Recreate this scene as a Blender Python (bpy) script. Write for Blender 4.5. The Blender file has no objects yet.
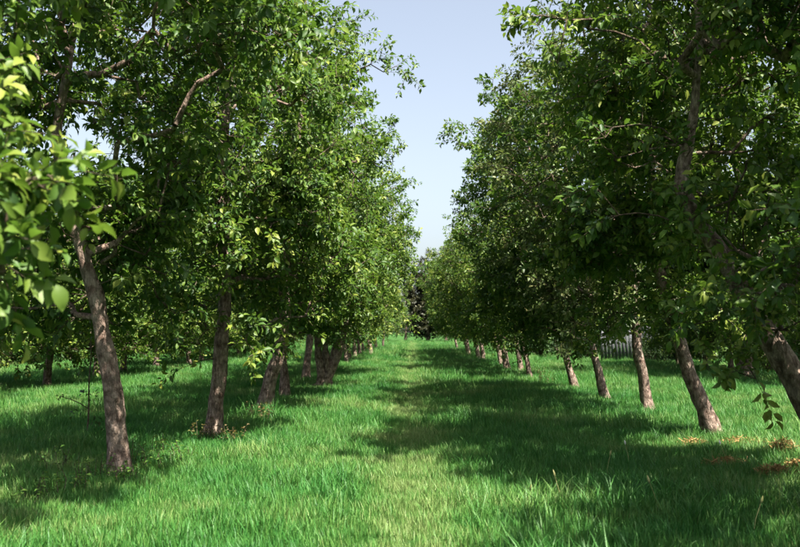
import bpy, math, random
import numpy as np
from mathutils import Vector, Matrix, noise

R = math.radians
scn = bpy.context.scene
col = scn.collection

# ------------------------------------------------------------------ camera, sky, sun, exposure
FPX, VPX, HOR, CAMH = 890.0, 412.0, 332.0, 1.6      # focal length in photo pixels, vanishing point, horizon row, eye height
cam_d = bpy.data.cameras.new('camera')
cam_d.sensor_width = 36.0
cam_d.lens = FPX / 800.0 * 36.0
cam_d.clip_start = 0.05
cam_d.clip_end = 5000
cam_d.dof.use_dof = True
cam_d.dof.focus_distance = 14.0
cam_d.dof.aperture_fstop = 2.8
cam = bpy.data.objects.new('camera', cam_d)
col.objects.link(cam)
cam.location = (0, 0, CAMH)
pitch = math.atan((HOR - 273.5) / FPX)
yaw = math.atan((VPX - 400.0) / FPX)
cam.rotation_euler = (math.pi / 2 + pitch, 0, yaw)
scn.camera = cam

SUN_EL, SUN_AZ = R(60), R(135)                       # azimuth clockwise from +Y (the way the rows run)
w = bpy.data.worlds.new('World'); scn.world = w; w.use_nodes = True
nt = w.node_tree
sky = nt.nodes.new('ShaderNodeTexSky'); sky.sky_type = 'NISHITA'; sky.sun_disc = False
sky.sun_elevation = SUN_EL; sky.sun_rotation = SUN_AZ
sky.air_density = 1.0; sky.dust_density = 3.0; sky.ozone_density = 1.5
bg = nt.nodes['Background']
hs = nt.nodes.new('ShaderNodeHueSaturation'); hs.inputs['Saturation'].default_value = .6; hs.inputs['Hue'].default_value = .498
nt.links.new(sky.outputs[0], hs.inputs['Color']); nt.links.new(hs.outputs[0], bg.inputs[0]); bg.inputs[1].default_value = 0.06
sl = bpy.data.lights.new('sun', 'SUN'); sl.energy = 5.0; sl.angle = R(0.53); sl.color = (1.0, 0.94, 0.84)
so = bpy.data.objects.new('sun', sl); col.objects.link(so)
sdir = Vector((math.sin(SUN_AZ) * math.cos(SUN_EL), math.cos(SUN_AZ) * math.cos(SUN_EL), math.sin(SUN_EL)))
so.rotation_euler = (-sdir).to_track_quat('-Z', 'Y').to_euler()
vs = scn.view_settings
vs.view_transform = 'Standard'; vs.look = 'None'; vs.gamma = 1.0; vs.exposure = 2.1; vs.use_curve_mapping = False
scn.render.engine = 'CYCLES'
scn.cycles.use_light_tree = False; scn.cycles.max_bounces = 3; scn.cycles.diffuse_bounces = 1; scn.cycles.glossy_bounces = 1; scn.cycles.transmission_bounces = 2

def P(px, py, Y):                                     # photo pixel at depth Y -> world
    return np.array([(px - VPX) / FPX * Y, Y, CAMH + (HOR - py) / FPX * Y])

# ------------------------------------------------------------------ helpers
def gz(x, y):                                         # ground height
    return 0.05 * noise.noise(Vector((x * .23, y * .23, 0))) + 0.03 * noise.noise(Vector((x * .9, y * .9, 4)))

def tag(o, label, cat, group=None):
    o['label'] = label; o['category'] = cat
    if group: o['group'] = group
    return o

def empty(name, loc=(0, 0, 0)):
    o = bpy.data.objects.new(name, None); col.objects.link(o); o.location = loc; o.empty_display_size = .3
    return o

def obj(name, me, parent=None, mat=None):
    o = bpy.data.objects.new(name, me); col.objects.link(o)
    if parent: o.parent = parent
    if mat: me.materials.clear(); me.materials.append(mat)
    return o

def mesh_np(name, V, F, tint=None, smooth=False, uvz=None):
    """V (n,3); F (m,k) faces of one size"""
    me = bpy.data.meshes.new(name)
    V = np.asarray(V, np.float32); F = np.asarray(F, np.int32)
    m, k = F.shape
    me.vertices.add(len(V)); me.vertices.foreach_set('co', V.ravel())
    me.loops.add(m * k); me.loops.foreach_set('vertex_index', F.ravel())
    me.polygons.add(m); me.polygons.foreach_set('loop_start', np.arange(m, dtype=np.int32) * k)
    if smooth: me.polygons.foreach_set('use_smooth', np.ones(m, bool))
    me.update(calc_edges=True)
    if tint is not None:
        a = me.attributes.new('tint', 'FLOAT', 'POINT'); a.data.foreach_set('value', np.asarray(tint, np.float32))
    return me

def nrm(a):
    return a / np.maximum(np.linalg.norm(a, axis=-1, keepdims=True), 1e-9)

class Tubes:
    """several tapered tubes, collected into one quad mesh"""
    def __init__(s): s.V = []; s.F = []; s.n = 0
    def add(s, pts, rad, sides=6, rough=0.0, seed=0, flare=0.0):
        pts = np.asarray(pts, float); rad = np.asarray(rad, float)
        t = nrm(np.gradient(pts, axis=0))
        mean = nrm(t.mean(0)); ref = np.array([0, 0, 1.]) if abs(mean[2]) < .75 else np.array([1., .2, 0])
        u = nrm(np.cross(t, ref)); v = np.cross(t, u)
        a = np.linspace(0, 2 * np.pi, sides, endpoint=False)
        c, sn = np.cos(a), np.sin(a)
        r = np.repeat(rad[:, None], sides, 1)
        if rough > 0:
            for i in range(len(pts)):
                for j in range(sides):
                    q = pts[i] + (u[i] * c[j] + v[i] * sn[j]) * rad[i]
                    n1 = noise.noise(Vector((q[0] * 5 + seed, q[1] * 5, q[2] * 2.2)))
                    n2 = noise.noise(Vector((q[0] * 19 + seed, q[1] * 19, q[2] * 8)))
                    r[i, j] *= 1 + rough * (1.1 * n1 + .75 * n2)
        ring = pts[:, None] + u[:, None] * (c[None, :, None] * r[..., None]) + v[:, None] * (sn[None, :, None] * r[..., None])
        N = len(pts)
        s.V.append(ring.reshape(-1, 3))
        i, j = np.meshgrid(np.arange(N - 1), np.arange(sides), indexing='ij'); j2 = (j + 1) % sides
        s.F.append((s.n + np.stack([i * sides + j, i * sides + j2, (i + 1) * sides + j2, (i + 1) * sides + j], -1)).reshape(-1, 4))
        s.n += N * sides
    def mesh(s, name):
        return mesh_np(name, np.concatenate(s.V), np.concatenate(s.F), smooth=True)

def resample(pts, rad, step):
    pts = np.asarray(pts, float); rad = np.asarray(rad, float)
    d = np.r_[0, np.cumsum(np.linalg.norm(np.diff(pts, axis=0), axis=1))]
    n = max(4, int(d[-1] / step))
    x = np.linspace(0, d[-1], n)
    # smooth (Catmull-like) by dense linear + box filter
    xs = np.linspace(0, d[-1], n * 4)
    q = np.stack([np.interp(xs, d, pts[:, k]) for k in range(3)], 1); rr = np.interp(xs, d, rad)
    ker = np.ones(9) / 9
    qp = np.pad(q, ((4, 4), (0, 0)), mode='reflect', reflect_type='odd')
    q = np.stack([np.convolve(qp[:, k], ker, 'valid') for k in range(3)], 1)
    return np.stack([np.interp(x, xs, q[:, k]) for k in range(3)], 1), np.interp(x, xs, rr)

# ------------------------------------------------------------------ materials
def new_mat(name):
    m = bpy.data.materials.new(name); m.use_nodes = True
    n = m.node_tree.nodes; b = n['Principled BSDF']; return m, m.node_tree, n, b

def ramp(nt, stops):
    r = nt.nodes.new('ShaderNodeValToRGB'); e = r.color_ramp.elements
    while len(e) < len(stops): e.new(.5)
    for k, (p, c) in enumerate(stops): e[k].position = p; e[k].color = (*c, 1)
    return r

def leaf_mat(name, stops, trans=(.16, .30, .03), tfac=.3, rough=.5, spec=.28):
    m, nt, n, b = new_mat(name); L = nt.links.new
    at = n.new('ShaderNodeAttribute'); at.attribute_name = 'tint'
    oi = n.new('ShaderNodeObjectInfo')
    ma = n.new('ShaderNodeMath'); ma.operation = 'MULTIPLY_ADD'
    L(oi.outputs['Random'], ma.inputs[0]); ma.inputs[1].default_value = .18; L(at.outputs['Fac'], ma.inputs[2])
    r = ramp(nt, stops); L(ma.outputs[0], r.inputs[0])
    L(r.outputs[0], b.inputs['Base Color']); b.inputs['Roughness'].default_value = rough
    b.inputs['Specular IOR Level'].default_value = spec
    tr = n.new('ShaderNodeBsdfTranslucent')
    mc = n.new('ShaderNodeMix'); mc.data_type = 'RGBA'; mc.inputs[0].default_value = .55
    L(r.outputs[0], mc.inputs[6]); mc.inputs[7].default_value = (*trans, 1); L(mc.outputs[2], tr.inputs[0])
    mx = n.new('ShaderNodeMixShader'); mx.inputs[0].default_value = tfac
    L(b.outputs[0], mx.inputs[1]); L(tr.outputs[0], mx.inputs[2]); L(mx.outputs[0], n['Material Output'].inputs[0])
    return m

GREEN = [(0, (.015, .046, .010)), (.4, (.046, .100, .014)), (.75, (.100, .152, .021)), (1, (.18, .215, .034))]
M_leaf = leaf_mat('fruit_leaf', GREEN)
M_olive = leaf_mat('olive_leaf', [(0, (.035, .065, .02)), (.5, (.075, .115, .03)), (.85, (.12, .15, .05)), (1, (.16, .15, .06))], (.2, .26, .05))
M_silver = leaf_mat('silvery_leaf', [(0, (.05, .08, .04)), (.5, (.10, .135, .065)), (1, (.18, .20, .11))], (.2, .25, .08))
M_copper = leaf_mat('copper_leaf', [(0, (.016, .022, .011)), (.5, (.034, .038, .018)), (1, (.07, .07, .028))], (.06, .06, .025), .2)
M_bush = leaf_mat('bush_leaf', [(0, (.012, .035, .012)), (.5, (.024, .06, .016)), (1, (.05, .09, .02))], (.08, .14, .02), .25)

def bark_mat(name, dark, mid, light):
    m, nt, n, b = new_mat(name); L = nt.links.new
    g = n.new('ShaderNodeNewGeometry')
    mp = n.new('ShaderNodeMapping'); mp.inputs['Scale'].default_value = (1, 1, .38); L(g.outputs['Position'], mp.inputs[0])
    n1 = n.new('ShaderNodeTexNoise'); n1.inputs['Scale'].default_value = 26; n1.inputs['Detail'].default_value = 6; n1.inputs['Roughness'].default_value = .65
    vo = n.new('ShaderNodeTexVoronoi'); vo.inputs['Scale'].default_value = 30; vo.feature = 'DISTANCE_TO_EDGE'
    n2 = n.new('ShaderNodeTexNoise'); n2.inputs['Scale'].default_value = 5; n2.inputs['Detail'].default_value = 3
    L(mp.outputs[0], n1.inputs[0]); L(g.outputs['Position'], n2.inputs[0])
    ad = n.new('ShaderNodeVectorMath'); ad.operation = 'MULTIPLY_ADD'
    L(n1.outputs['Color'], ad.inputs[0]); ad.inputs[1].default_value = (.05,) * 3; L(mp.outputs[0], ad.inputs[2]); L(ad.outputs[0], vo.inputs[0])
    r1 = ramp(nt, [(.25, dark), (.5, mid), (.72, light)]); L(n1.outputs[0], r1.inputs[0])
    r2 = ramp(nt, [(.42, (0, 0, 0)), (.62, (1, 1, 1))]); L(n2.outputs[0], r2.inputs[0])
    mx = n.new('ShaderNodeMix'); mx.data_type = 'RGBA'; mx.blend_type = 'MIX'
    ml = n.new('ShaderNodeMath'); ml.operation = 'MULTIPLY'; ml.inputs[1].default_value = .35; L(r2.outputs[0], ml.inputs[0])
    L(ml.outputs[0], mx.inputs[0]); L(r1.outputs[0], mx.inputs[6]); mx.inputs[7].default_value = (.22, .20, .15, 1)
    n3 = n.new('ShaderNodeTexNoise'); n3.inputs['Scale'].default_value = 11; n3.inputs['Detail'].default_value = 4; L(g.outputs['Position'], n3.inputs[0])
    r3 = ramp(nt, [(.34, (.40, .36, .33)), (.56, (1, 1, 1))]); L(n3.outputs[0], r3.inputs[0])  # dark blotches over the bark mottling: leaf-shadow dapple painted into the colour
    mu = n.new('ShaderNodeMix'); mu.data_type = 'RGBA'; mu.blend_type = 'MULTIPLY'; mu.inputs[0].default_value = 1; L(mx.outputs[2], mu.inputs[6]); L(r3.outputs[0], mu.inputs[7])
    L(mu.outputs[2], b.inputs['Base Color']); b.inputs['Roughness'].default_value = .92; b.inputs['Specular IOR Level'].default_value = .15
    mi = n.new('ShaderNodeMath'); mi.operation = 'MINIMUM'; mi.inputs[1].default_value = .25; L(vo.outputs['Distance'], mi.inputs[0])
    sm = n.new('ShaderNodeMath'); sm.operation = 'MULTIPLY_ADD'; sm.inputs[1].default_value = 2.2; L(mi.outputs[0], sm.inputs[0]); L(n1.outputs[0], sm.inputs[2])
    bp = n.new('ShaderNodeBump'); bp.inputs['Strength'].default_value = .9; bp.inputs['Distance'].default_value = .025
    L(sm.outputs[0], bp.inputs['Height']); L(bp.outputs[0], b.inputs['Normal'])
    return m
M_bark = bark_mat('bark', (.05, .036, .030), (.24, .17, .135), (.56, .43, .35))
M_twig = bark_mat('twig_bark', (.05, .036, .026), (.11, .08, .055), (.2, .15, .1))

def world_noise(nt, scale, detail=2):
    g = nt.nodes.new('ShaderNodeNewGeometry'); t = nt.nodes.new('ShaderNodeTexNoise')
    t.inputs['Scale'].default_value = scale; t.inputs['Detail'].default_value = detail
    nt.links.new(g.outputs['Position'], t.inputs[0]); return g, t

def grass_mat():
    m, nt, n, b = new_mat('grass_blade'); L = nt.links.new
    g, t = world_noise(nt, .35, 3)
    g2, t2 = world_noise(nt, 1.7, 2)
    oi = n.new('ShaderNodeObjectInfo'); at = n.new('ShaderNodeAttribute'); at.attribute_name = 'tint'
    def mad(a, k, c):
        q = n.new('ShaderNodeMath'); q.operation = 'MULTIPLY_ADD'; L(a, q.inputs[0]); q.inputs[1].default_value = k
        if isinstance(c, float): q.inputs[2].default_value = c
        else: L(c, q.inputs[2])
        return q.outputs[0]
    v = mad(t.outputs[0], 1.1, -.42); v = mad(t2.outputs[0], .55, v); v = mad(oi.outputs['Random'], .26, v); v = mad(at.outputs['Fac'], .42, v)
    # the trodden path: dry, paler grass along x ~ -0.1
    sx = n.new('ShaderNodeSeparateXYZ'); L(g.outputs['Position'], sx.inputs[0])
    wob = mad(t.outputs[0], .9, -.42); xx = n.new('ShaderNodeMath'); xx.operation = 'ADD'; L(sx.outputs[0], xx.inputs[0]); L(wob, xx.inputs[1])
    ab = n.new('ShaderNodeMath'); ab.operation = 'ABSOLUTE'; L(xx.outputs[0], ab.inputs[0])
    mr = n.new('ShaderNodeMapRange'); mr.inputs['From Min'].default_value = .75; mr.inputs['From Max'].default_value = .1
    mr.inputs['To Min'].default_value = 0; mr.inputs['To Max'].default_value = .24; L(ab.outputs[0], mr.inputs[0])
    s = n.new('ShaderNodeMath'); s.operation = 'ADD'; L(v, s.inputs[0]); L(mr.outputs[0], s.inputs[1])
    r = ramp(nt, [(.05, (.014, .080, .016)), (.45, (.030, .140, .024)), (.78, (.068, .190, .034)), (.96, (.13, .24, .055)), (1, (.20, .28, .09))])
    L(s.outputs[0], r.inputs[0]); L(r.outputs[0], b.inputs['Base Color'])
    b.inputs['Roughness'].default_value = .5; b.inputs['Specular IOR Level'].default_value = .3
    tr = n.new('ShaderNodeBsdfTranslucent'); L(r.outputs[0], tr.inputs[0])
    mx = n.new('ShaderNodeMixShader'); mx.inputs[0].default_value = .33
    L(b.outputs[0], mx.inputs[1]); L(tr.outputs[0], mx.inputs[2]); L(mx.outputs[0], n['Material Output'].inputs[0])
    return m
M_grass = grass_mat()

def ground_mat():
    m, nt, n, b = new_mat('turf'); L = nt.links.new
    g, t = world_noise(nt, .8, 5); g2, t2 = world_noise(nt, 30, 4)
    r = ramp(nt, [(.3, (.018, .055, .010)), (.6, (.032, .085, .016)), (.8, (.065, .105, .025))])
    a = n.new('ShaderNodeMath'); a.operation = 'MULTIPLY_ADD'; L(t2.outputs[0], a.inputs[0]); a.inputs[1].default_value = .5; 
    h = n.new('ShaderNodeMath'); h.operation = 'MULTIPLY'; h.inputs[1].default_value = .55; L(t.outputs[0], h.inputs[0]); L(h.outputs[0], a.inputs[2])
    L(a.outputs[0], r.inputs[0]); L(r.outputs[0], b.inputs['Base Color']); b.inputs['Roughness'].default_value = .95
    b.inputs['Specular IOR Level'].default_value = .1
    bp = n.new('ShaderNodeBump'); bp.inputs['Distance'].default_value = .05; L(t2.outputs[0], bp.inputs['Height']); L(bp.outputs[0], b.inputs['Normal'])
    return m
M_ground = ground_mat()

def plain_mat(name, c1, c2, scale=20, rough=.85, stretch=(1, 1, 1), trans=0):
    m, nt, n, b = new_mat(name); L = nt.links.new
    g = n.new('ShaderNodeNewGeometry'); mp = n.new('ShaderNodeMapping'); mp.inputs['Scale'].default_value = stretch
    L(g.outputs['Position'], mp.inputs[0])
    t = n.new('ShaderNodeTexNoise'); t.inputs['Scale'].default_value = scale; t.inputs['Detail'].default_value = 5; L(mp.outputs[0], t.inputs[0])
    oi = n.new('ShaderNodeObjectInfo'); a = n.new('ShaderNodeMath'); a.operation = 'MULTIPLY_ADD'
    L(oi.outputs['Random'], a.inputs[0]); a.inputs[1].default_value = .3; L(t.outputs[0], a.inputs[2])
    r = ramp(nt, [(.35, c1), (.85, c2)]); L(a.outputs[0], r.inputs[0]); L(r.outputs[0], b.inputs['Base Color'])
    b.inputs['Roughness'].default_value = rough; b.inputs['Specular IOR Level'].default_value = .2
    return m
M_hay = plain_mat('dry_hay', (.24, .13, .045), (.38, .24, .10), 40)
M_plank = plain_mat('weathered_plank', (.05, .055, .058), (.10, .105, .11), 14, stretch=(1, 1, .12))
M_flower = plain_mat('pale_flower', (.6, .6, .5), (.8, .8, .72), 30)
M_stalk = plain_mat('dry_stalk', (.22, .25, .08), (.42, .38, .18), 10)

# ------------------------------------------------------------------ ground
def axis(lims):
    out = []
    for a, b, n in lims: out += list(np.linspace(a, b, n, endpoint=False))
    return np.array(out + [lims[-1][1]])
gx = axis([(-1500, -60, 8), (-60, -20, 30), (-20, 20, 120), (20, 60, 30), (60, 1500, 8)])
gy = axis([(-300, -4, 8), (-4, 40, 130), (40, 160, 90), (160, 2500, 12)])
XX, YY = np.meshgrid(gx, gy, indexing='ij')
ZZ = np.array([[gz(x, y) if abs(x) < 70 and -10 < y < 200 else 0 for y in gy] for x in gx])
nx, ny = XX.shape
i, j = np.meshgrid(np.arange(nx - 1), np.arange(ny - 1), indexing='ij')
Fg = np.stack([i * ny + j, (i + 1) * ny + j, (i + 1) * ny + j + 1, i * ny + j + 1], -1).reshape(-1, 4)
ground = obj('ground', mesh_np('ground', np.stack([XX, YY, ZZ], -1).reshape(-1, 3), Fg, smooth=True), None, M_ground)
ground['kind'] = 'structure'

# ------------------------------------------------------------------ leaves
LEAF4 = (np.array([[0, 0, 0], [0, .52, -.07], [0, 1, -.22], [-.5, .46, .10], [.5, .46, .10]]),
         np.array([[0, 1, 3], [1, 2, 3], [0, 4, 1], [1, 4, 2]]))
LEAF6 = (np.array([[0, 0, 0], [0, .5, -.05], [0, 1, -.28], [-.40, .26, .08], [-.44, .64, .03], [.40, .26, .08], [.44, .64, .03]]),
         np.array([[0, 1, 3], [3, 1, 4], [4, 1, 2], [0, 5, 1], [5, 6, 1], [6, 2, 1]]))
LEAF2 = (np.array([[0, 0, 0], [0, 1, -.12], [-.5, .48, .10], [.5, .48, .10]]), np.array([[0, 1, 2], [0, 3, 1]]))
_y = [0, .18, .42, .68, .88, 1]; _w = [.04, .34, .5, .42, .2, 0]; _z = [0, .03, .02, -.05, -.15, -.27]
def _leaf_big():
    V = []; F = []
    for y, wd, z in zip(_y, _w, _z): V += [(-wd, y, z + .10 * wd * 2), (0, y, z), (wd, y, z + .10 * wd * 2)]
    for k in range(len(_y) - 1):
        a = 3 * k
        F += [(a, a + 1, a + 4), (a, a + 4, a + 3), (a + 1, a + 2, a + 5), (a + 1, a + 5, a + 4)]
    return np.array(V), np.array(F)
LEAFB = _leaf_big()

def leaf_mesh(name, kind, pos, d, nn, L, W, tint):
    """instances of one leaf shape written into one mesh"""
    LV, LF = kind
    x = np.cross(d, nn)
    V = pos[:, None] + x[:, None] * (LV[None, :, 0, None] * W[:, None, None]) + d[:, None] * (LV[None, :, 1, None] * L[:, None, None]) \
        + nn[:, None] * (LV[None, :, 2, None] * L[:, None, None])
    k = len(LV)
    F = LF[None] + (np.arange(len(pos)) * k)[:, None, None]
    return mesh_np(name, V.reshape(-1, 3), F.reshape(-1, 3), np.repeat(tint, k))

def sprays(rng, C, axis_pts, n_twig, n_leaf, tl=(.25, .55), L0=.085, droop=.25, up=.35):
    """twigs round every crown point C and the leaves along them"""
    T = len(C)
    k = np.argmin(((C[:, None] - axis_pts[None]) ** 2).sum(-1), 1)
    out = C - axis_pts[k]; out = nrm(out + np.array([0, 0, 1e-3]))
    base = np.repeat(C, n_twig, 0); o = np.repeat(out, n_twig, 0)
    d = nrm(o * .75 + rng.normal(0, .62, o.shape) + np.array([0, 0, up]))
    ln = rng.uniform(*tl, len(base))
    sag = rng.uniform(.0, droop * 2, len(base))
    segs = []
    for s in (0, .5, 1):
        segs.append(base + d * (ln * s)[:, None] - np.array([0, 0, 1.]) * (sag * ln * s * s)[:, None])
    tw = np.stack(segs, 1)                                     # (m,4,3)
    m = len(base)
    s = np.clip((np.arange(n_leaf) + .5) / n_leaf, 0, 1) ** .6
    s = np.clip(s[None] + rng.normal(0, .06, (m, n_leaf)), .02, 1)
    pos = base[:, None] + d[:, None] * (ln[:, None] * s)[..., None]; pos[..., 2] -= (sag * ln)[:, None] * s * s
    tdir = nrm(d[:, None] - np.array([0, 0, 1.]) * (2 * sag[:, None] * s)[..., None])
    e1 = nrm(np.cross(tdir, np.array([.3, .2, 1.]))); e2 = np.cross(tdir, e1)
    ph = np.arange(n_leaf)[None] * 2.4 + rng.uniform(0, 6.3, (m, 1)) + rng.normal(0, .35, (m, n_leaf))
    rad = e1 * np.cos(ph)[..., None] + e2 * np.sin(ph)[..., None]
    ld = nrm(tdir * .55 + rad * rng.uniform(.6, 1.1, (m, n_leaf, 1)) + np.array([0, 0, -.22]) + rng.normal(0, .12, pos.shape))
    nn = tdir * .35 + np.array([0, 0, .75]) + rng.normal(0, .38, pos.shape) - rad * .1
    nn = nrm(nn - (nn * ld).sum(-1, keepdims=True) * ld)
    pos = pos + ld * .02
    L = L0 * rng.uniform(.5, 1.25, (m, n_leaf)); W = L * rng.uniform(.46, .64, (m, n_leaf))
    # younger leaves near the tips are paler
    tint = np.clip(rng.normal(.34, .17, (m, n_leaf)) + .22 * (s > .8) + np.repeat(rng.normal(0, .15, (T, 1)), n_twig, 0) + rng.normal(0, .08, (m, 1)), 0, .98)
    f = lambda a: a.reshape(-1, *a.shape[2:])
    return tw, ln, f(pos), f(ld), f(nn), f(L), f(W), f(tint)

def crown_points(rng, blobs, n, clump=.9, seed=0, hollow=.3, shoots=0):
    pts = []
    vol = np.array([b[1][0] * b[1][1] * b[1][2] * (b[2] if len(b) > 2 else 1) for b in blobs]); vol = vol / vol.sum()
    while len(pts) < n:
        b = blobs[rng.choice(len(blobs), p=vol)]
        v = nrm(rng.normal(0, 1, 3)); r = rng.uniform(hollow ** 2.2, 1) ** (1 / 2.2)
        p = np.array(b[0]) + v * r * np.array(b[1])
        nz = noise.noise(Vector((p[0] * clump + seed * 7.3, p[1] * clump, p[2] * clump * 1.3)))
        if nz < rng.uniform(-.12, .3): continue
        if p[2] < .75: continue
        pts.append(p)
    for q in range(shoots):                                   # longer shoots that stick out of the crown
        b = blobs[rng.choice(len(blobs), p=vol)]; v = nrm(rng.normal(0, 1, 3) + np.array([0, 0, .35]))
        e = v + np.array([0, 0, .12]) * rng.uniform(-1, 1)
        for f in np.arange(.85, rng.uniform(1.12, 1.42), .11):
            p = np.array(b[0]) + e * f * np.array(b[1])
            if p[2] > .9: pts.append(p + rng.normal(0, .05, 3))
    return np.array(pts)

def build_tree(name, base, stems, blobs, seed, n_spray=560, n_twig=3, n_leaf=16, leaf=LEAF4, L0=.106, extra=None, mat=None,
               hollow=.3, clump=.9, limbs_apart=True, trunk_res=.09, sides=16, up=.35, rough=.16, single_leaves=None, tl=(.25, .55), droop=.25, flare=True, pale=0.0):
    """a fruit tree: Empty > trunk / stem, limb..., crown (> twig_work, leaf...)"""
    mat = mat or M_leaf
    rng = np.random.default_rng(seed)
    base = np.asarray(base, float)
    root = empty(name, base)
    nodes = []; par = []; sid = []
    for si, (pts, rad) in enumerate(stems):
        p, r = resample(pts, rad, trunk_res)
        hh = np.clip((p[:, 2] - p[0, 2]) / .5, 0, 1)
        for q in range(len(p)):
            p[q, 0] += .045 * hh[q] * noise.noise(Vector((p[q, 2] * 1.5, seed * 1.7, si))); p[q, 1] += .045 * hh[q] * noise.noise(Vector((p[q, 2] * 1.5, seed * 1.7, si + 9.)))
            r[q] *= 1 + .13 * noise.noise(Vector((p[q, 2] * 3.1, seed * 2.3, si)))
        if flare:
            h = p[:, 2] - p[0, 2]; r = r * .93 * (1 + .8 * np.exp(-h / .12) + .12 * np.exp(-h / .5))
        t = Tubes(); t.add(p - base, r, sides, rough, seed * 3.1 + si)
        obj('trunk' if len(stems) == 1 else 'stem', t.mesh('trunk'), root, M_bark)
        st = max(1, int(.22 / trunk_res))
        q = p[::st]; q = q[q[:, 2] > base[2] + (1.15 if si == 0 else .6)]
        f = len(nodes)
        for k2, x in enumerate(q): nodes.append(x); par.append(-1 if k2 == 0 else f + k2 - 1); sid.append(-1)
    nstem = len(nodes)
    axis_pts = np.array(nodes)
    A = crown_points(rng, blobs, n_spray, clump, seed, hollow, 18)
    if extra is not None and len(extra): A = np.concatenate([A, np.asarray(extra, float)])
    k = ((A[:, None] - axis_pts[None]) ** 2).sum(-1).min(1)
    order = np.argsort(k)
    cap = 16000
    N = np.zeros((cap, 3)); N[:nstem] = nodes; D = np.zeros(cap)      # D: distance along the branch from the stem
    cnt = nstem
    chains = []                                                        # (start node, [node ids])
    for a in order:
        p = A[a]
        df = p - N[:cnt]
        dist = np.sqrt((df ** 2).sum(1))
        cost = dist * (1 + .45 * np.clip(-df[:, 2] / np.maximum(dist, 1e-6), 0, 1)) + .18 * D[:cnt]
        j = int(np.argmin(cost)); s = N[j]; L = dist[j]
        ns = max(1, int(L / .22)); ids = []
        if cnt + ns >= cap: break
        side = rng.normal(0, .10, 3) * L
        prev = j
        for q in range(1, ns + 1):
            f = q / ns
            x = s + (p - s) * f + np.array([0, 0, .16 * L * f * (1 - f) * 4 * (.5 if f < .5 else .4)]) + side * math.sin(math.pi * f)
            N[cnt] = x; par.append(prev); D[cnt] = D[prev] + L / ns; prev = cnt; ids.append(cnt); cnt += 1
        chains.append((j, ids))
    wgt = np.zeros(cnt)
    for j, ids in chains: wgt[ids[-1]] += 1
    for q in range(cnt - 1, nstem - 1, -1):
        if par[q] >= 0: wgt[par[q]] += wgt[q]
    rad = np.minimum(.0055 * np.maximum(wgt, 1) ** .5, .05)
    # which limb every chain belongs to (limb = chain that leaves a stem)
    limb = {}; big = {}
    for ci, (j, ids) in enumerate(chains):
        l = ci if j < nstem else limb[j]
        for q in ids: limb[q] = l
    rest = Tubes()
    for ci, (j, ids) in enumerate(chains):
        pts = np.array([N[j]] + [N[q] for q in ids]) - base
        rr = np.array([rad[ids[0]] * 1.1] + [rad[q] for q in ids])
        wmax = wgt[ids[0]]
        if len(pts) == 2: pts = np.array([pts[0], (pts[0] + pts[1]) / 2, pts[1]]); rr = np.array([rr[0], rr.mean(), rr[1]])
        if limbs_apart and j < nstem and wmax >= 14:
            t = Tubes(); t.add(pts, rr, 8); big[ci] = t
        elif limbs_apart and limb[ids[0]] in big and wmax >= 6: big[limb[ids[0]]].add(pts, rr, 6)
        else: rest.add(pts, rr, 5 if wmax > 3 else 4)
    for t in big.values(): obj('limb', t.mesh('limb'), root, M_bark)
    C = np.array([N[ids[-1]] for j, ids in chains])
    tw, ln, pos, ld, nn, LL, WW, tint = sprays(rng, C, axis_pts, n_twig, n_leaf, tl, L0, droop, up)
    tint = np.clip(tint + pale, 0, .98)
    for q in range(len(tw)): rest.add(tw[q] - base, (.004, .003, .002), 3)
    keep = np.ones(len(pos), bool); singles = []
    if single_leaves:
        mx, maxd = single_leaves
        v = pos - np.array([0, 0, CAMH]); dd = np.linalg.norm(v, axis=1)
        px = VPX + v[:, 0] / np.maximum(v[:, 1], .1) * FPX; py = HOR - v[:, 2] / np.maximum(v[:, 1], .1) * FPX
        ok = (v[:, 1] > .5) & (px > -60) & (px < 860) & (py > -60) & (py < 600) & (dd < maxd)
        idx = np.where(ok)[0]; idx = idx[np.argsort(dd[idx])][:mx]
        keep[idx] = False; singles = idx
    kk = keep
    crown = obj('crown', leaf_mesh('crown', leaf, pos[kk] - base, ld[kk], nn[kk], LL[kk], WW[kk], tint[kk]), root, mat)
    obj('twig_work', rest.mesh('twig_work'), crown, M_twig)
    for q in singles:
        o = obj('leaf', LEAF_ONE[int(np.clip(tint[q] * 4, 0, 3))], crown)
        x = np.cross(ld[q], nn[q]) * WW[q]; y = ld[q] * LL[q]; z = nn[q] * LL[q]; p = pos[q] - base
        o.matrix_local = Matrix(((x[0], y[0], z[0], p[0]), (x[1], y[1], z[1], p[1]), (x[2], y[2], z[2], p[2]), (0, 0, 0, 1)))
    return root

LEAF_ONE = []
for k in range(4):
    me = mesh_np('leaf', LEAFB[0], LEAFB[1], np.full(len(LEAFB[0]), (k + .4) / 4.3), smooth=True); me.materials.append(M_leaf); LEAF_ONE.append(me)

def pixstem(Y, rows, dy=None):
    """trunk line traced in the photograph, at the depth where its foot meets the ground; (px, py, radius[, depth shift])"""
    pts = []; rad = []
    for r in rows:
        p = P(r[0], r[1], Y + (r[3] if len(r) > 3 else 0)); pts.append(p); rad.append(r[2])
    pts = np.array(pts)
    z0 = gz(pts[0][0], pts[0][1]) - .06
    pts[0][2] = min(pts[0][2], z0) if pts[0][2] > z0 else z0
    return pts, rad

def base_of(stem): p = stem[0][0]; return (p[0], p[1], gz(p[0], p[1]))

def blob(x, y, z, rx, ry, rz, wt=1.0): return ((x, y, z), (rx, ry, rz), wt)

ROWL = 'fruit trees in the row left of the grass alley'
ROWR = 'fruit trees in the row right of the grass alley'

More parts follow.
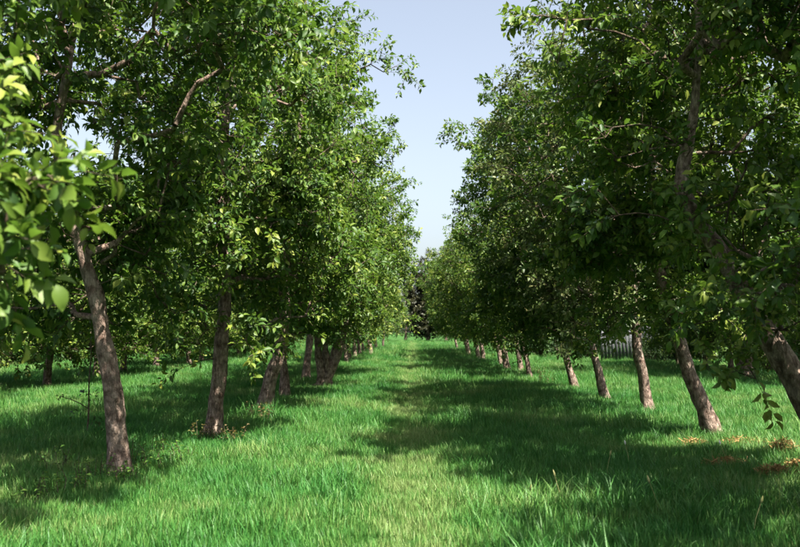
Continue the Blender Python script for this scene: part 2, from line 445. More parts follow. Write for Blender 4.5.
# ---- left row, near trees
s = ([np.array([-3.75, 5.6, -.06]), np.array([-3.7, 5.6, .9]), np.array([-3.5, 5.7, 1.9]), np.array([-3.3, 5.8, 3.0]), np.array([-3.3, 5.8, 4.6]), np.array([-3.2, 5.7, 6.5])],
     [.15, .125, .11, .09, .06, .02])
s = (np.array(s[0]), s[1])
ex = [P(x - 46, y - 48, Y + .5) for x, y, Y in ((12, 250, 3.5), (35, 225, 3.4), (50, 215, 3.5), (5, 190, 3.6), (10, 290, 3.7), (-20, 240, 3.3), (-40, 180, 3.6), (-30, 300, 3.6), (30, 175, 3.8), (-60, 240, 3.9), (8, 140, 3.9),
      (-80, 200, 4.2), (-30, 330, 4.1), (-50, 300, 4.0), (20, 110, 4.4), (-20, 90, 4.5), (50, 80, 4.8), (70, 225, 3.3), (90, 222, 3.3), (55, 240, 3.3), (25, 260, 3.2), (40, 290, 3.3), (15, 310, 3.4), (0, 330, 3.3), (45, 320, 3.4), (0, 270, 3.1), (25, 200, 3.4))]
t = build_tree('fruit_tree', base_of(s), [s], [blob(-3.3, 5.9, 5.6, 2.0, 2.0, 2.4), blob(-4.3, 5.2, 3.4, 1.8, 1.6, 1.3), blob(-1.75, 6.1, 5.7, 1.25, 1.5, 1.3, 3.0)], 11, n_spray=560, leaf=LEAF6, extra=ex, single_leaves=(290, 5.6), droop=.2, pale=.07, L0=.095, tl=(.2, .42))
tag(t, 'fruit tree at the left edge with large bright blurred leaves hanging into the picture', 'tree', ROWL)

s = pixstem(9.96, [(122, 478, .125), (116, 420, .112), (107, 360, .10), (95, 300, .092), (80, 245, .085), (62, 200, .08), (52, 150, .07), (55, 90, .055), (70, 10, .04), (80, -90, .02)])
t = build_tree('fruit_tree', base_of(s), [s], [blob(-3.5, 10, 5.6, 2.1, 1.9, 3.0), blob(-2.0, 8.3, 4.9, 1.0, 1.4, 1.1, 1.8), blob(-4.3, 10.5, 3.2, 1.6, 1.5, 1.8, 1.5)], 12, n_spray=620, leaf=LEAF6)
tag(t, 'nearest leaning trunk at left, curving up to the left beside weeds', 'tree', ROWL)

s = pixstem(13.6, [(213, 440, .145), (217, 400, .122), (222, 350, .113), (224, 300, .105), (222, 240, .1), (221, 180, .085), (223, 110, .065), (230, 30, .045), (235, -60, .02)])
ex = [P(x, y, 13.2) for x, y in ((198, 340), (190, 365), (205, 330), (186, 350))]
t = build_tree('fruit_tree', base_of(s), [s], [blob(-3.0, 13.6, 5.6, 2.1, 2.0, 3.3), blob(-2.6, 13.5, 3.0, 1.7, 1.6, 1.7, 1.8)], 13, n_spray=640, leaf=LEAF6, extra=ex)
tag(t, 'straight upright pinkish grey trunk with brown shoots round its foot, left row', 'tree', ROWL)

s = pixstem(17.8, [(263, 417, .16), (270, 385, .15), (279, 352, .135), (285, 320, .12), (283, 270, .1), (290, 200, .07), (300, 120, .05), (305, 40, .03), (305, -20, .015)])
ex = [P(x, y, 16.6) for x, y in ((318, 55), (330, 60), (345, 52), (358, 66), (370, 60), (383, 68), (396, 62), (408, 72), (376, 48), (350, 75), (335, 85), (362, 30), (352, 15))]
t = build_tree('fruit_tree', base_of(s), [s], [blob(-2.8, 17.8, 5.2, 2.05, 2.2, 3.4), blob(-2.5, 17.6, 3.2, 1.7, 1.6, 1.4, 1.9)], 14, n_spray=700, extra=ex)
tag(t, 'thick light trunk leaning right in the left row, long branch reaching into the sky', 'tree', ROWL)

s = pixstem(21.6, [(286, 400, .125), (283, 365, .115), (284, 330, .105), (288, 280, .09), (295, 220, .07), (300, 150, .05), (302, 80, .025)])
ex = [P(x, y, 21.0) for x, y in ((372, 150), (380, 160), (388, 152), (375, 165), (365, 140), (380, 145))]
t = build_tree('fruit_tree', base_of(s), [s], [blob(-2.9, 21.6, 4.6, 2.0, 2.2, 3.2), blob(-2.6, 21.6, 3.0, 1.7, 1.6, 1.5, 1.8)], 15, n_spray=620, extra=ex, leaf=LEAF2, L0=.115, n_leaf=18, sides=12)
tag(t, 'dark slim trunk close behind the thick leaning one in the left row', 'tree', ROWL)

Y = 25.4
s1 = pixstem(Y, [(318, 391, .15), (327, 380, .14), (336, 362, .12), (341, 345, .11), (346, 320, .09), (350, 260, .06), (352, 190, .03)])
s2 = pixstem(Y, [(322, 388, .13), (320, 365, .12), (318, 340, .11), (313, 295, .08), (308, 230, .05), (306, 180, .02)])
s3 = pixstem(Y, [(330, 382, .10), (328, 362, .10), (323, 340, .09), (326, 300, .07), (330, 240, .04), (334, 190, .02)])
ex = [P(x, y, Y) for x, y in ((395, 205), (402, 215), (405, 235), (388, 195), (380, 190), (398, 240), (408, 225))]
t = build_tree('fruit_tree', base_of(s1), [s1, s2, s3], [blob(-2.6, Y, 4.6, 2.0, 2.2, 3.1), blob(-2.5, Y, 3.4, 1.7, 1.6, 1.3, 1.8)], 16, n_spray=620, extra=ex, leaf=LEAF2, L0=.115, n_leaf=18, sides=12)
tag(t, 'fruit tree with three stems forking at the ground in the left row', 'tree', ROWL)

# ---- right row, near trees
s = pixstem(9.6, [(855, 484, .165), (815, 425, .15), (788, 375, .135), (755, 315, .125), (722, 262, .108), (697, 215, .098), (683, 185, .088), (690, 150, .07), (700, 100, .052), (703, 40, .04), (705, -70, .02)])
ex = [P(x, y, 8.3) for x, y in ((700, 295), (720, 300), (735, 310), (715, 320), (750, 300), (690, 325), (770, 300), (785, 290), (735, 372), (752, 378))]
ex += [P(x, y, 8.9) for x, y in ((735, 265), (755, 275), (775, 262), (745, 290), (790, 300), (765, 310), (720, 285), (750, 330), (780, 330), (800, 320), (805, 270), (790, 240), (760, 225), (620, 215), (600, 190))]
ex += [P(x, y, 9.2) for x, y in ((545, 10), (555, 40), (540, 20), (570, 15), (560, 60))]
t = build_tree('fruit_tree', base_of(s), [s], [blob(3.2, 10.3, 5.4, 1.5, 1.7, 2.5), blob(4.2, 9.9, 3.0, 1.3, 1.3, 1.2, 1.2), blob(4.3, 8.0, 5.3, 1.45, 1.4, 1.6, 1.5)], 21, n_spray=720, leaf=LEAF6, extra=ex, single_leaves=(280, 9.4))
tag(t, 'dark crooked trunk leaning far left out of the right edge, under dense shade', 'tree', ROWR)

s = pixstem(13.4, [(713, 441, .13), (701, 410, .122), (688, 375, .115), (678, 345, .11), (665, 300, .1), (655, 250, .085), (652, 180, .06), (650, 100, .04), (648, 20, .02)])
t = build_tree('fruit_tree', base_of(s), [s], [blob(3.9, 13.4, 5.0, 2.15, 2.0, 3.3), blob(3.7, 13.3, 2.9, 1.5, 1.6, 1.5, 1.7)], 22, n_spray=700, leaf=LEAF6)
tag(t, 'left-leaning trunk beside the orange clumps of dry hay, right row', 'tree', ROWR)

s = pixstem(17.8, [(646, 414, .12), (641, 380, .11), (635, 345, .1), (632, 300, .09), (634, 255, .075), (630, 180, .05), (625, 100, .03)])
t = build_tree('fruit_tree', base_of(s), [s], [blob(3.7, 17.8, 5.0, 2.15, 1.9, 3.2), blob(3.8, 17.8, 2.9, 1.5, 1.5, 1.4, 1.7)], 23, n_spray=560, mat=M_olive, clump=1.2, n_leaf=16)
tag(t, 'pale mottled trunk in front of the grey fence, with thin olive foliage', 'tree', ROWR)

s = pixstem(20.9, [(604, 402, .11), (598, 375, .10), (590, 345, .1), (583, 318, .09), (575, 280, .08), (570, 220, .06), (565, 140, .04), (560, 80, .02)])
t = build_tree('fruit_tree', base_of(s), [s], [blob(3.5, 20.9, 4.9, 2.2, 1.9, 3.4), blob(3.7, 20.9, 2.8, 1.6, 1.5, 1.4, 1.7)], 24, n_spray=680, leaf=LEAF2, L0=.115, n_leaf=18, sides=12)
tag(t, 'slender left-leaning trunk fourth from the right edge in the right row', 'tree', ROWR)

s = pixstem(24.6, [(574, 392, .105), (568, 365, .10), (561, 342, .095), (555, 310, .085), (550, 260, .07), (548, 190, .05), (545, 120, .025)])
ex = [P(x, y, 22.5) for x, y in ((452, 132), (458, 138), (465, 145), (470, 128), (480, 140), (462, 120))]
t = build_tree('fruit_tree', base_of(s), [s], [blob(3.5, 24.6, 4.8, 2.2, 1.9, 3.5), blob(3.6, 24.6, 2.8, 1.6, 1.5, 1.5, 1.7)], 25, n_spray=680, leaf=LEAF2, L0=.115, n_leaf=18, sides=12, extra=ex)
tag(t, 'short pinkish leaning trunk fifth from the right edge in the right row', 'tree', ROWR)

# ------------------------------------------------------------------ far trees: a few grown in full, then copied one by one
def proto(seed, mat=None, h=7.8, r=2.25, lean=(0, 0), n=520, L0=.125, z0=1.3, name='fruit_tree'):
    lx, ly = lean
    pts = np.array([(0, 0, -.08), (lx * .15, ly * .15, .8), (lx * .5, ly * .5, 1.8), (lx * .8, ly * .8, 3), (lx, ly, h * .6), (lx, ly, h * .92)])
    zc = (h + z0) / 2
    return build_tree(name, (0, 0, 0), [(pts, [.135, .12, .105, .085, .05, .015])], [blob(lx * .7, ly * .7, zc, r, r, (h - z0) / 2), blob(lx, ly, zc - .9, r * 1.0, r * 1.0, (h - z0) / 3)],
                      seed, n_spray=n, n_twig=3, n_leaf=15, leaf=LEAF2, L0=L0, limbs_apart=False, mat=mat, sides=10, trunk_res=.15)
PR = [proto(31, lean=(.6, .1)), proto(32, lean=(.8, .2), h=7.4), proto(33, lean=(.5, -.2), h=8.2, r=2.4), proto(34, lean=(.9, 0), h=7.6, mat=M_olive), proto(35, lean=(.4, .2), h=7.2, r=2.6, z0=.1, n=620), proto(36, lean=(.5, -.1), h=7.6, r=2.5, z0=.1, n=620)]
protos_used = set()

def put(pr, x, y, rz, sc, label, group, szz=1.0):
    if pr.name in protos_used:
        r = pr.copy(); col.objects.link(r)
        for ch in list(pr.children):
            c = ch.copy(); col.objects.link(c); c.parent = r
            for g in list(ch.children):
                d = g.copy(); col.objects.link(d); d.parent = c
    else:
        r = pr; protos_used.add(pr.name)
    r.location = (x, y, gz(x, y)); r.rotation_euler = (0, 0, rz); r.scale = (sc, sc, sc * szz)
    tag(r, label, 'tree', group)
    return r

ORD = ['first', 'second', 'third', 'fourth', 'fifth', 'sixth', 'seventh', 'eighth', 'ninth', 'tenth', 'eleventh', 'twelfth', 'thirteenth', 'fourteenth', 'fifteenth', 'sixteenth', 'seventeenth',
       'eighteenth', 'nineteenth', 'twentieth', 'twenty-first', 'twenty-second', 'twenty-third', 'twenty-fourth', 'twenty-fifth', 'twenty-sixth', 'twenty-seventh', 'twenty-eighth', 'twenty-ninth', 'thirtieth']
rnd = random.Random(5)
def far_row(xs, ys, word, group, first, weights=(0, 1, 2, 2, 1, 0, 3), sc=(.72, 1.12), turn=0.0, wob=.7):
    for k, y in enumerate(ys):
        pr = PR[weights[(k * 5 + rnd.randrange(3)) % len(weights)]]
        put(pr, xs + rnd.uniform(-.4, .4), y + rnd.uniform(-.7, .7), turn + rnd.uniform(-wob, wob), rnd.uniform(*sc),
            f'{ORD[k + first]} fruit tree from the camera in the {word}', group)

far_row(-3.3, [29.5, 33.4, 37.2, 44.5, 48, 52, 56, 60, 64, 68.5, 72.5, 77, 83, 90], 'row left of the grass path', ROWL, 6, wob=3.1)
far_row(4.2, [31, 34.7, 38.6, 42.5, 46.3, 50.2, 54.1, 58, 62, 66, 70, 75, 82, 89], 'row right of the grass path', ROWR, 5, turn=math.pi)
far_row(-11.2, [19.2, 23.1, 27, 31, 35, 39.6, 43.5, 47.5, 52, 56, 60, 65, 70, 75, 80], 'second row left of the path', 'fruit trees in the second row on the left', 0, weights=(4, 5), wob=3.1, sc=(.85, 1.0))
far_row(-19.2, [37, 41, 45, 50, 54, 58, 63, 68, 74], 'third row left of the path', 'fruit trees in the third row on the left', 0, weights=(4, 5), wob=3.1, sc=(.85, 1.0))
far_row(12.6, [26, 30, 34.5, 38.5, 43], 'second row right of the path', 'fruit trees in the second row on the right', 0, weights=(4, 5), turn=math.pi)
# behind the camera, in the rows, for their shade
for k, (x, y) in enumerate([(5.5, 5.6)]):
    put(PR[4], x, y, math.pi, 1.0, ['fruit tree in the right row just outside the right edge', 'fruit tree in the left row beside the camera', 'fruit tree in the right row beside the camera'][k], ROWR if x > 0 else ROWL)

for pr in PR:
    if pr.name not in protos_used:
        for ch in list(pr.children):
            for g in list(ch.children): bpy.data.objects.remove(g)
            bpy.data.objects.remove(ch)
        bpy.data.objects.remove(pr)
for me in list(bpy.data.meshes):
    if me.users == 0: bpy.data.meshes.remove(me)

# ------------------------------------------------------------------ background trees and bushes
def broad(name, seed, mat, h, r, n, L0, z0=1.0):
    pts = np.array([(0, 0, -.1), (.05, 0, h * .15), (.1, .1, h * .35), (0, .1, h * .6), (0, 0, h * .93)])
    return build_tree(name, (0, 0, 0), [(pts, [.3, .26, .2, .12, .03])], [blob(0, 0, (h + z0) / 2, r, r, (h - z0) / 2), blob(.3 * r, 0, h * .4, r * .8, r, h * .3), blob(-.35 * r, 0, h * .6, r * .7, r * .8, h * .25)],
                      seed, n_spray=n, n_twig=4, n_leaf=12, leaf=LEAF2, L0=L0, limbs_apart=False, mat=mat, sides=10, trunk_res=.3, tl=(.5, 1.1), hollow=.5, clump=.55)
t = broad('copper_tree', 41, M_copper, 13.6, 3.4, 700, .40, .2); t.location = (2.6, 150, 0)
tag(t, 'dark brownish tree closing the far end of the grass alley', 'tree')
t = broad('silvery_tree', 42, M_silver, 12.5, 3.6, 430, .13, 1.5); t.location = (12.0, 32.5, 0)
tag(t, 'tall pale silvery green tree behind the right row', 'tree')
b1 = broad('background_tree', 43, M_bush, 8.5, 4.2, 380, .2, .3)
spots = [(-1.2, 162), (5.8, 152), (8.5, 140), (14, 128), (-6, 145), (-14, 120), (20, 96), (-24, 100), (10.5, 66), (16.5, 58), (22, 50), (-30, 92)]
BL = ['dark distant tree just left of the brownish end tree', 'dark distant tree just right behind the brownish end tree', 'dark tree to the right of the brownish end tree', 'dark tree far behind the right row near the alley end', 'dark tree to the left of the alley end', 'dark tree behind the second left row far off',
      'distant dark tree behind the right rows', 'distant dark tree behind the third left row', 'dark tree behind the grey fence, nearest the path', 'dark tree behind the middle of the grey fence',
      'dark tree behind the outer end of the grey fence', 'outermost distant dark tree behind the left rows']
for k, (x, y) in enumerate(spots):
    if k == 0: r = b1
    else:
        r = b1.copy(); col.objects.link(r)
        for ch in list(b1.children):
            c = ch.copy(); col.objects.link(c); c.parent = r
            for g in list(ch.children):
                d = g.copy(); col.objects.link(d); d.parent = c
    r.location = (x, y, 0); r.rotation_euler = (0, 0, k * 1.7); sc = rnd.uniform(.85, 1.15); r.scale = (sc, sc, sc)
    tag(r, BL[k], 'tree', 'dark trees in the background')

def bush(seed, h, r):
    root = empty('bush')
    rng = np.random.default_rng(seed)
    C = crown_points(rng, [blob(0, 0, h * .55, r, r, h * .5)], 150, 1.2, seed, .4); 
    C = np.concatenate([C, crown_points(rng, [blob(0, 0, .9, r, r, .5)], 30, 1.2, seed, .2) - np.array([0, 0, .5])])
    tw, ln, pos, ld, nn, LL, WW, tint = sprays(rng, C, np.array([[0, 0, .2]]), 4, 12, (.3, .6), .12)
    t = Tubes()
    for c in C[::4]: t.add([np.array([c[0] * .12, c[1] * .12, -.05]), c * .5 + np.array([0, 0, .15]), c], (.03, .02, .008), 5)
    crown = obj('crown', leaf_mesh('bush_leaves', LEAF2, pos, ld, nn, LL, WW, tint), root, M_bush)
    obj('stems', t.mesh('stems'), root, M_twig)
    return root
b0 = bush(51, 2.3, 1.5)
BS = [(-16, 58), (-20, 66), (-24, 60), (-14.5, 74), (-29, 72), (-9, 92), (8.0, 57), (10.6, 53.5), (15.0, 47.5), (17.8, 44.5), (14.2, 35.5), (16.4, 36), (18.6, 35), (12.3, 46.2)]
BN = ['dark bush under the far end of the third left row', 'dark bush far off behind the third left row', 'dark bush at the outer side of the third left row', 'dark bush far off between the second and third left rows', 'outermost far dark bush on the left', 'dark bush far off between the first and second left rows', 'dark bush behind the right row, nearest the path', 'dark bush beside the near end of the grey fence', 'dark bush at the right of the grey fence', 'dark bush between the fence and the second right row',
      'dark bush in the shade behind the hay clumps', 'middle one of the dark bushes near the right edge', 'outermost dark bush near the right edge', 'low dark bush at the foot of the grey fence']
for k, (x, y) in enumerate(BS):
    if k == 0: r = b0
    else:
        r = b0.copy(); col.objects.link(r)
        for ch in b0.children: c = ch.copy(); col.objects.link(c); c.parent = r
    r.location = (x, y, gz(x, y)); r.rotation_euler = (0, 0, k * 2.1); sc = rnd.uniform(.85, 1.2) * (.45 if k == 13 else 1.5 if x < 0 else 1); r.scale = (sc, sc, sc)
    tag(r, BN[k], 'bush', 'dark bushes behind the left rows' if x < 0 else 'dark bushes behind the right row')

# ------------------------------------------------------------------ grey board fence
def box(sx, sy, sz):
    x, y, z = sx / 2, sy / 2, sz
    V = [(-x, -y, 0), (x, -y, 0), (x, y, 0), (-x, y, 0), (-x, -y, z), (x, -y, z), (x, y, z), (-x, y, z)]
    F = [(0, 3, 2, 1), (4, 5, 6, 7), (0, 1, 5, 4), (1, 2, 6, 5), (2, 3, 7, 6), (3, 0, 4, 7)]
    return mesh_np('box', V, F)
fen = empty('board_fence', (10.3, 48.5, 0)); tag(fen, 'grey weathered board fence glimpsed behind the right row', 'fence')
pm = box(.17, .022, 1.95)
for k in range(32):
    o = obj('plank', pm, fen); o.location = (k * .19, rnd.uniform(-.004, .004), .06 + rnd.uniform(-.02, .03)); o.rotation_euler = (0, rnd.uniform(-.008, .008), 0)
pm.materials.append(M_plank)
rm = box(6.0, .05, .09); rm.materials.append(M_plank)
for z in (.45, 1.55): o = obj('rail', rm, fen); o.location = (2.95, .045, z)
qm = box(.1, .1, 2.1); qm.materials.append(M_plank)
for k in range(4): o = obj('post', qm, fen); o.location = (k * 1.95, .13, -.05)

# ------------------------------------------------------------------ grass: tufts scattered over the ground (one mass)
tufts = bpy.data.collections.new('tufts')                 # not linked to the scene: only a source for the scatter
def tuft(seed, nb, spread, hmin, hmax, wid, lean=.5, seg=3):
    rng = np.random.default_rng(seed)
    a = rng.uniform(0, 6.283, nb); rr = spread * np.sqrt(rng.uniform(0, 1, nb))
    b = np.stack([rr * np.cos(a), rr * np.sin(a), np.full(nb, -.02)], 1)
    la = rng.uniform(0, 6.283, nb); ld = np.stack([np.cos(la), np.sin(la), 0 * la], 1)
    h = rng.uniform(hmin, hmax, nb); ln = rng.uniform(.1, 1, nb) * lean * h
    side = np.stack([-np.sin(la + rng.normal(0, .6, nb)), np.cos(la), 0 * la], 1); side = nrm(side)
    V = []; t = np.linspace(0, 1, seg + 1)
    wprof = np.array([.8, 1, .75, .0]) if seg == 3 else np.array([.9, .9, 0])
    for q in range(seg + 1):
        c = b + np.array([0, 0, 1.]) * (h * t[q] * (1 - .18 * t[q] ** 2 * lean))[:, None] + ld * (ln * t[q] ** 2)[:, None]
        hw = (wid * wprof[q] / 2) * rng.uniform(.8, 1.2, nb)
        V += [c - side * hw[:, None], c + side * hw[:, None]]
    V = np.stack(V, 1); k = 2 * (seg + 1)
    F = np.array([[2 * q, 2 * q + 1, 2 * q + 3, 2 * q + 2] for q in range(seg)])[None] + (np.arange(nb) * k)[:, None, None]
    tint = np.repeat(rng.beta(2, 2.6, nb), k)
    me = mesh_np('tuft', V.reshape(-1, 3), F.reshape(-1, 4), tint); me.materials.append(M_grass)
    o = bpy.data.objects.new('tuft', me); tufts.objects.link(o)
for k in range(5): tuft(60 + k, 50, .13, .07, .185, .0064)
tuft(70, 40, .12, .12, .28, .006, .8); tuft(71, 34, .12, .12, .31, .0055, .9)

rng = np.random.default_rng(77)
def scatter(y0, y1, dens, xm, sc):
    """random points inside the ground strip the alley shows, both sides well past the frame"""
    A = []; n = 0
    ys = np.linspace(y0, y1, 40)
    for a, b in zip(ys[:-1], ys[1:]):
        l = -(.50 * b + xm); r = .47 * b + xm
        l = max(l, -34); r = min(r, 30)
        m = int((r - l) * (b - a) * dens)
        A.append(np.stack([rng.uniform(l, r, m), rng.uniform(a, b, m), np.full(m, sc)], 1))
    return np.concatenate(A)
pts = np.concatenate([scatter(3.5, 14, 95, 2.5, 1.0), scatter(14, 26, 34, 2.5, 1.12), scatter(26, 50, 13, 3, 1.35), scatter(50, 150, 2.6, 3, 2.0)])
zz = np.array([gz(x, y) for x, y in pts[:, :2]])
big = np.array([noise.noise(Vector((x * .55, y * .55, 9))) for x, y in pts[:, :2]])
path = np.exp(-((pts[:, 0] + .1) / .4) ** 2)
sc = pts[:, 2] * (1 + .45 * np.clip(big, -.6, 1)) * rng.uniform(.75, 1.25, len(pts)) * (1 - .35 * path)
tall = (rng.uniform(0, 1, len(pts)) < .04 + .16 * (big > .25)) & (path < .4)
idx = np.where(tall, rng.integers(5, 7, len(pts)), rng.integers(0, 5, len(pts)))
gm = bpy.data.meshes.new('grass'); gm.vertices.add(len(pts))
gm.vertices.foreach_set('co', np.stack([pts[:, 0], pts[:, 1], zz], 1).astype(np.float32).ravel())
def fattr(n, ty, v, key='value'): a = gm.attributes.new(n, ty, 'POINT'); a.data.foreach_set(key, v.ravel())
fattr('sc', 'FLOAT', sc.astype(np.float32)); fattr('pick', 'INT', idx.astype(np.int32))
rot = np.stack([rng.normal(0, .12, len(pts)), rng.normal(0, .12, len(pts)), rng.uniform(0, 6.283, len(pts))], 1)
fattr('rot', 'FLOAT_VECTOR', rot.astype(np.float32), 'vector')
grass = obj('grass', gm); grass['kind'] = 'stuff'
grass['label'] = 'lush green meadow grass covering the orchard floor'; grass['category'] = 'grass'
ng = bpy.data.node_groups.new('scatter_tufts', 'GeometryNodeTree')
ng.interface.new_socket('Geometry', in_out='INPUT', socket_type='NodeSocketGeometry')
ng.interface.new_socket('Geometry', in_out='OUTPUT', socket_type='NodeSocketGeometry')
N_ = ng.nodes; gi = N_.new('NodeGroupInput'); go = N_.new('NodeGroupOutput')
m2p = N_.new('GeometryNodeMeshToPoints')
ci = N_.new('GeometryNodeCollectionInfo'); ci.inputs['Collection'].default_value = tufts; ci.inputs['Separate Children'].default_value = True; ci.inputs['Reset Children'].default_value = True
ip = N_.new('GeometryNodeInstanceOnPoints'); ip.inputs['Pick Instance'].default_value = True
def named(n, t): q = N_.new('GeometryNodeInputNamedAttribute'); q.data_type = t; q.inputs[0].default_value = n; return q.outputs[0]
ng.links.new(gi.outputs[0], m2p.inputs[0]); ng.links.new(m2p.outputs[0], ip.inputs['Points']); ng.links.new(ci.outputs[0], ip.inputs['Instance'])
ng.links.new(named('pick', 'INT'), ip.inputs['Instance Index'])
e2r = N_.new('FunctionNodeEulerToRotation'); ng.links.new(named('rot', 'FLOAT_VECTOR'), e2r.inputs[0]); ng.links.new(e2r.outputs[0], ip.inputs['Rotation'])
ng.links.new(named('sc', 'FLOAT'), ip.inputs['Scale']); ng.links.new(ip.outputs[0], go.inputs[0])
mod = grass.modifiers.new('scatter', 'NODES'); mod.node_group = ng

# ------------------------------------------------------------------ dry hay clumps by the right row
def hay(px, py, rx, ry, h, n, seed, label):
    Y = CAMH * FPX / (py - HOR); p = P(px, py, Y); z = gz(p[0], p[1])
    rng = np.random.default_rng(seed)
    a = rng.uniform(0, 6.283, n); r = np.sqrt(rng.uniform(0, 1, n))
    c = np.stack([r * np.cos(a) * rx, r * np.sin(a) * ry, (.03 + h * (1 - r ** 2) * rng.uniform(.4, 1, n))], 1)
    d = rng.uniform(0, 6.283, n); dv = np.stack([np.cos(d), np.sin(d), rng.normal(0, .35, n)], 1) * rng.uniform(.07, .16, n)[:, None]
    s = nrm(np.cross(dv, rng.normal(0, 1, (n, 3)))) * .004
    V = np.stack([c - dv / 2 - s, c - dv / 2 + s, c + dv / 2 + s, c + dv / 2 - s], 1)
    bend = rng.uniform(-.03, .03, (n, 1)); V[:, 2:, 2] += bend
    o = obj('hay_clump', mesh_np('hay_clump', V.reshape(-1, 3), np.arange(4 * n).reshape(-1, 4)), None, M_hay); o.location = (p[0], p[1], z + .03)
    tag(o, label, 'hay', 'clumps of dry orange hay')
HY = [(738, 447, .40, .14, .10, 420, 'long clump of dry orange hay right behind the leaning trunk'), (777, 455, .20, .16, .17, 420, 'round heaped clump of dry orange hay near the right edge'),
      (768, 477, .22, .10, .10, 240, 'dry orange hay clump nearest the camera'), (797, 471, .22, .14, .10, 260, 'dry orange hay clump cut by the right edge'), (722, 467, .26, .10, .07, 240, 'thin wisp of dry hay in front of the leaning trunk'),
      (690, 448, .16, .1, .07, 160, 'small wisp of dry hay left of the leaning trunk')]
for k, hh in enumerate(HY): hay(*hh[:6], 80 + k, hh[6])

# ------------------------------------------------------------------ leafy weeds, basal shoots, sapling, stalks
def weed(name, px, py, h, n, seed, label, mat, L0=.065, spread=.2, cat='weed', group='leafy weeds at the tree feet'):
    Y = CAMH * FPX / (py - HOR); p = P(px, py, Y); root = empty(name, (p[0], p[1], gz(p[0], p[1])))
    rng = np.random.default_rng(seed); T = Tubes(); Ps = []; Ds = []; Ts = []
    for k in range(n):
        a = rng.uniform(0, 6.28); r = spread * math.sqrt(rng.uniform()); hh = h * rng.uniform(.6, 1.1)
        b = np.array([r * math.cos(a), r * math.sin(a), -.02]); e = b + np.array([rng.normal(0, .22 * hh), rng.normal(0, .22 * hh), hh])
        m = (b + e) / 2 + rng.normal(0, .03, 3)
        T.add([b, m, e], (.005, .004, .002), 4)
        for q in range(9):
            f = .25 + .75 * q / 8; x = b + (e - b) * f
            az = q * 2.4 + rng.uniform(0, 1)
            Ps.append(x); Ds.append((math.cos(az), math.sin(az), rng.uniform(-.3, .5)))
    Ps = np.array(Ps); Ds = nrm(np.array(Ds)); nn = np.array([0, 0, 1.]) + rng.normal(0, .25, Ps.shape); nn = nrm(nn - (nn * Ds).sum(1, keepdims=True) * Ds)
    LL = L0 * rng.uniform(.6, 1.2, len(Ps))
    obj('stems', T.mesh('stems'), root, M_twig)
    obj('leaves', leaf_mesh('leaves', LEAF4, Ps, Ds, nn, LL, LL * .5, np.clip(rng.normal(.5, .2, len(Ps)), 0, 1)), root, mat)
    tag(root, label, cat, group)
M_weed = leaf_mat('weed_leaf', [(0, (.03, .09, .015)), (.5, (.06, .14, .02)), (1, (.11, .19, .035))], (.15, .25, .04))
M_brown = leaf_mat('brown_shoot_leaf', [(0, (.07, .06, .025)), (.5, (.13, .10, .045)), (1, (.12, .16, .04))], (.25, .18, .05))
WD = [(148, 470, .34, 9, 'pale leafy weed right of the nearest left trunk'), (165, 455, .30, 8, 'pale leafy weed between the two nearest left trunks'), (100, 480, .30, 8, 'leafy weed left of the foot of the nearest left trunk'),
      (182, 462, .26, 7, 'low pale weed farther right of the nearest left trunk'), (75, 492, .32, 8, 'pale leafy weed in the left shade by the bottom left'), (45, 500, .28, 7, 'leafy weed in the dark shade near the left edge'),
      (58, 470, .30, 7, 'leafy weed in deep shade left of the nearest trunk'), (135, 485, .26, 7, 'low weed just in front of the nearest left trunk')]
for k, (x, y, h, n, l) in enumerate(WD): weed('leafy_weed', x, y, h, n, 90 + k, l, M_weed)
SH = [(204, 440, .34, 9, 'brown leafy shoots left of the upright trunk foot'), (226, 441, .28, 8, 'brown leafy shoots right of the upright trunk foot'), (262, 421, .34, 9, 'brown shoots at the foot of the thick leaning trunk'), (546, 384, .55, 8, 'scrubby shoots at the foot of a far right-row trunk')]
for k, (x, y, h, n, l) in enumerate(SH): weed('basal_shoot', x, y, h, n, 110 + k, l, M_brown, .07, .2, 'shoot', 'shoots round the trunk feet')

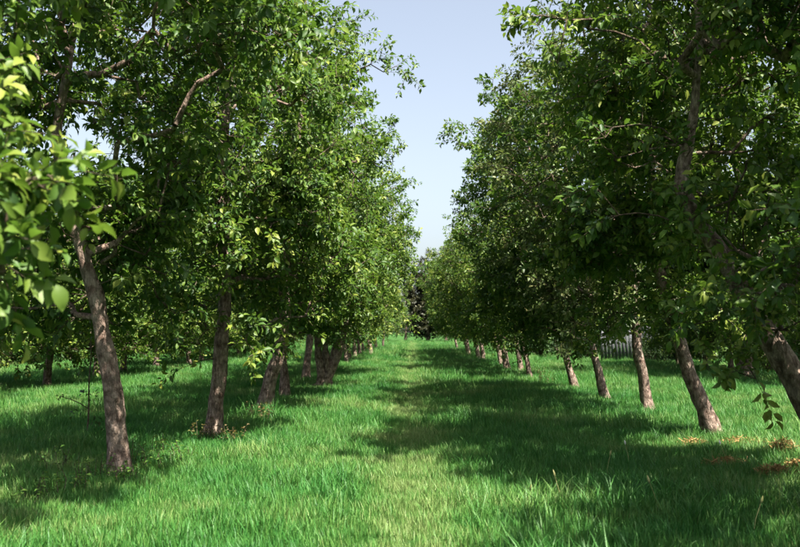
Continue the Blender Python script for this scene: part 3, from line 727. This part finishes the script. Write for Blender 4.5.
# thin sapling with a side twig, left of the nearest trunk
Y = 13.0
sp = [P(88, 442, Y), P(90, 410, Y), P(89, 385, Y), P(91, 350, Y), P(89, 315, Y)]
root = empty('sapling', (sp[0][0], sp[0][1], gz(sp[0][0], sp[0][1]))); tag(root, 'thin dark sapling with a bare side twig behind the nearest left trunk', 'sapling')
b = np.array(root.location); b = np.array([sp[0][0], sp[0][1], gz(sp[0][0], sp[0][1])])
sp[0][2] = b[2] - .03
T = Tubes(); p, r = resample(sp, [.014, .012, .011, .009, .006], .15); T.add(p - b, r, 6); obj('stem', T.mesh('stem'), root, M_twig)
T = Tubes(); p, r = resample([P(89, 408, Y), P(80, 402, Y - .1), P(70, 398, Y - .2), P(60, 396, Y - .3)], [.008, .007, .005, .003], .1); T.add(p - b, r, 5); obj('twig', T.mesh('twig'), root, M_twig)
rng2 = np.random.default_rng(5)
C = np.array([P(x, y, Y) for x, y in ((88, 410), (90, 404), (86, 398), (91, 416), (62, 396), (90, 370), (88, 340), (90, 325), (94, 412))])
_, _, pos, ld, nn, LL, WW, tint = sprays(rng2, C, np.array(sp), 1, 9, (.1, .25), .07)
obj('leaves', leaf_mesh('leaves', LEAF4, pos - b, ld, nn, LL, WW, tint), root, M_bush)

# tall seeding grass stalks and pale seed heads
ST = [(603, 470, 'tall pale seed stalk in the large patch of shade right of the path'), (626, 455, 'pale flower head at the far side of the shade patch right of the path'), (560, 500, 'thin seed stalk at the near left edge of the shade patch'),
      (655, 505, 'dry seed stalk in the dark shade at the bottom right'), (722, 456, 'pale flower head just in front of the leaning trunk by the hay'), (745, 525, 'dry seed stalk low in the bottom right corner'), (520, 510, 'thin seed stalk in sunlit grass right of the path')]
for k, (x, y, lab) in enumerate(ST):
    y = y + 8; Y = CAMH * FPX / (y - HOR); p = P(x, y, Y); h = rnd.uniform(.26, .34)
    root = empty('seed_stalk', (p[0], p[1], gz(p[0], p[1])))
    T = Tubes(); e = np.array([rnd.uniform(-.1, .1), rnd.uniform(-.1, .1), h]); T.add([(0, 0, -.02), e * np.array([.35, .35, .5]), e], (.0028, .0024, .0018), 4); obj('stalk', T.mesh('stalk'), root, M_stalk)
    T = Tubes(); T.add([e * .93, e * .97, e * 1.03, e * 1.10, e * 1.14], (.002, .009, .011, .006, .001), 5, .3, k); obj('seed_head', T.mesh('seed_head'), root, M_flower if k in (1, 4) else M_stalk)
    tag(root, lab, 'grass stalk', 'seeding grass stalks right of the path')
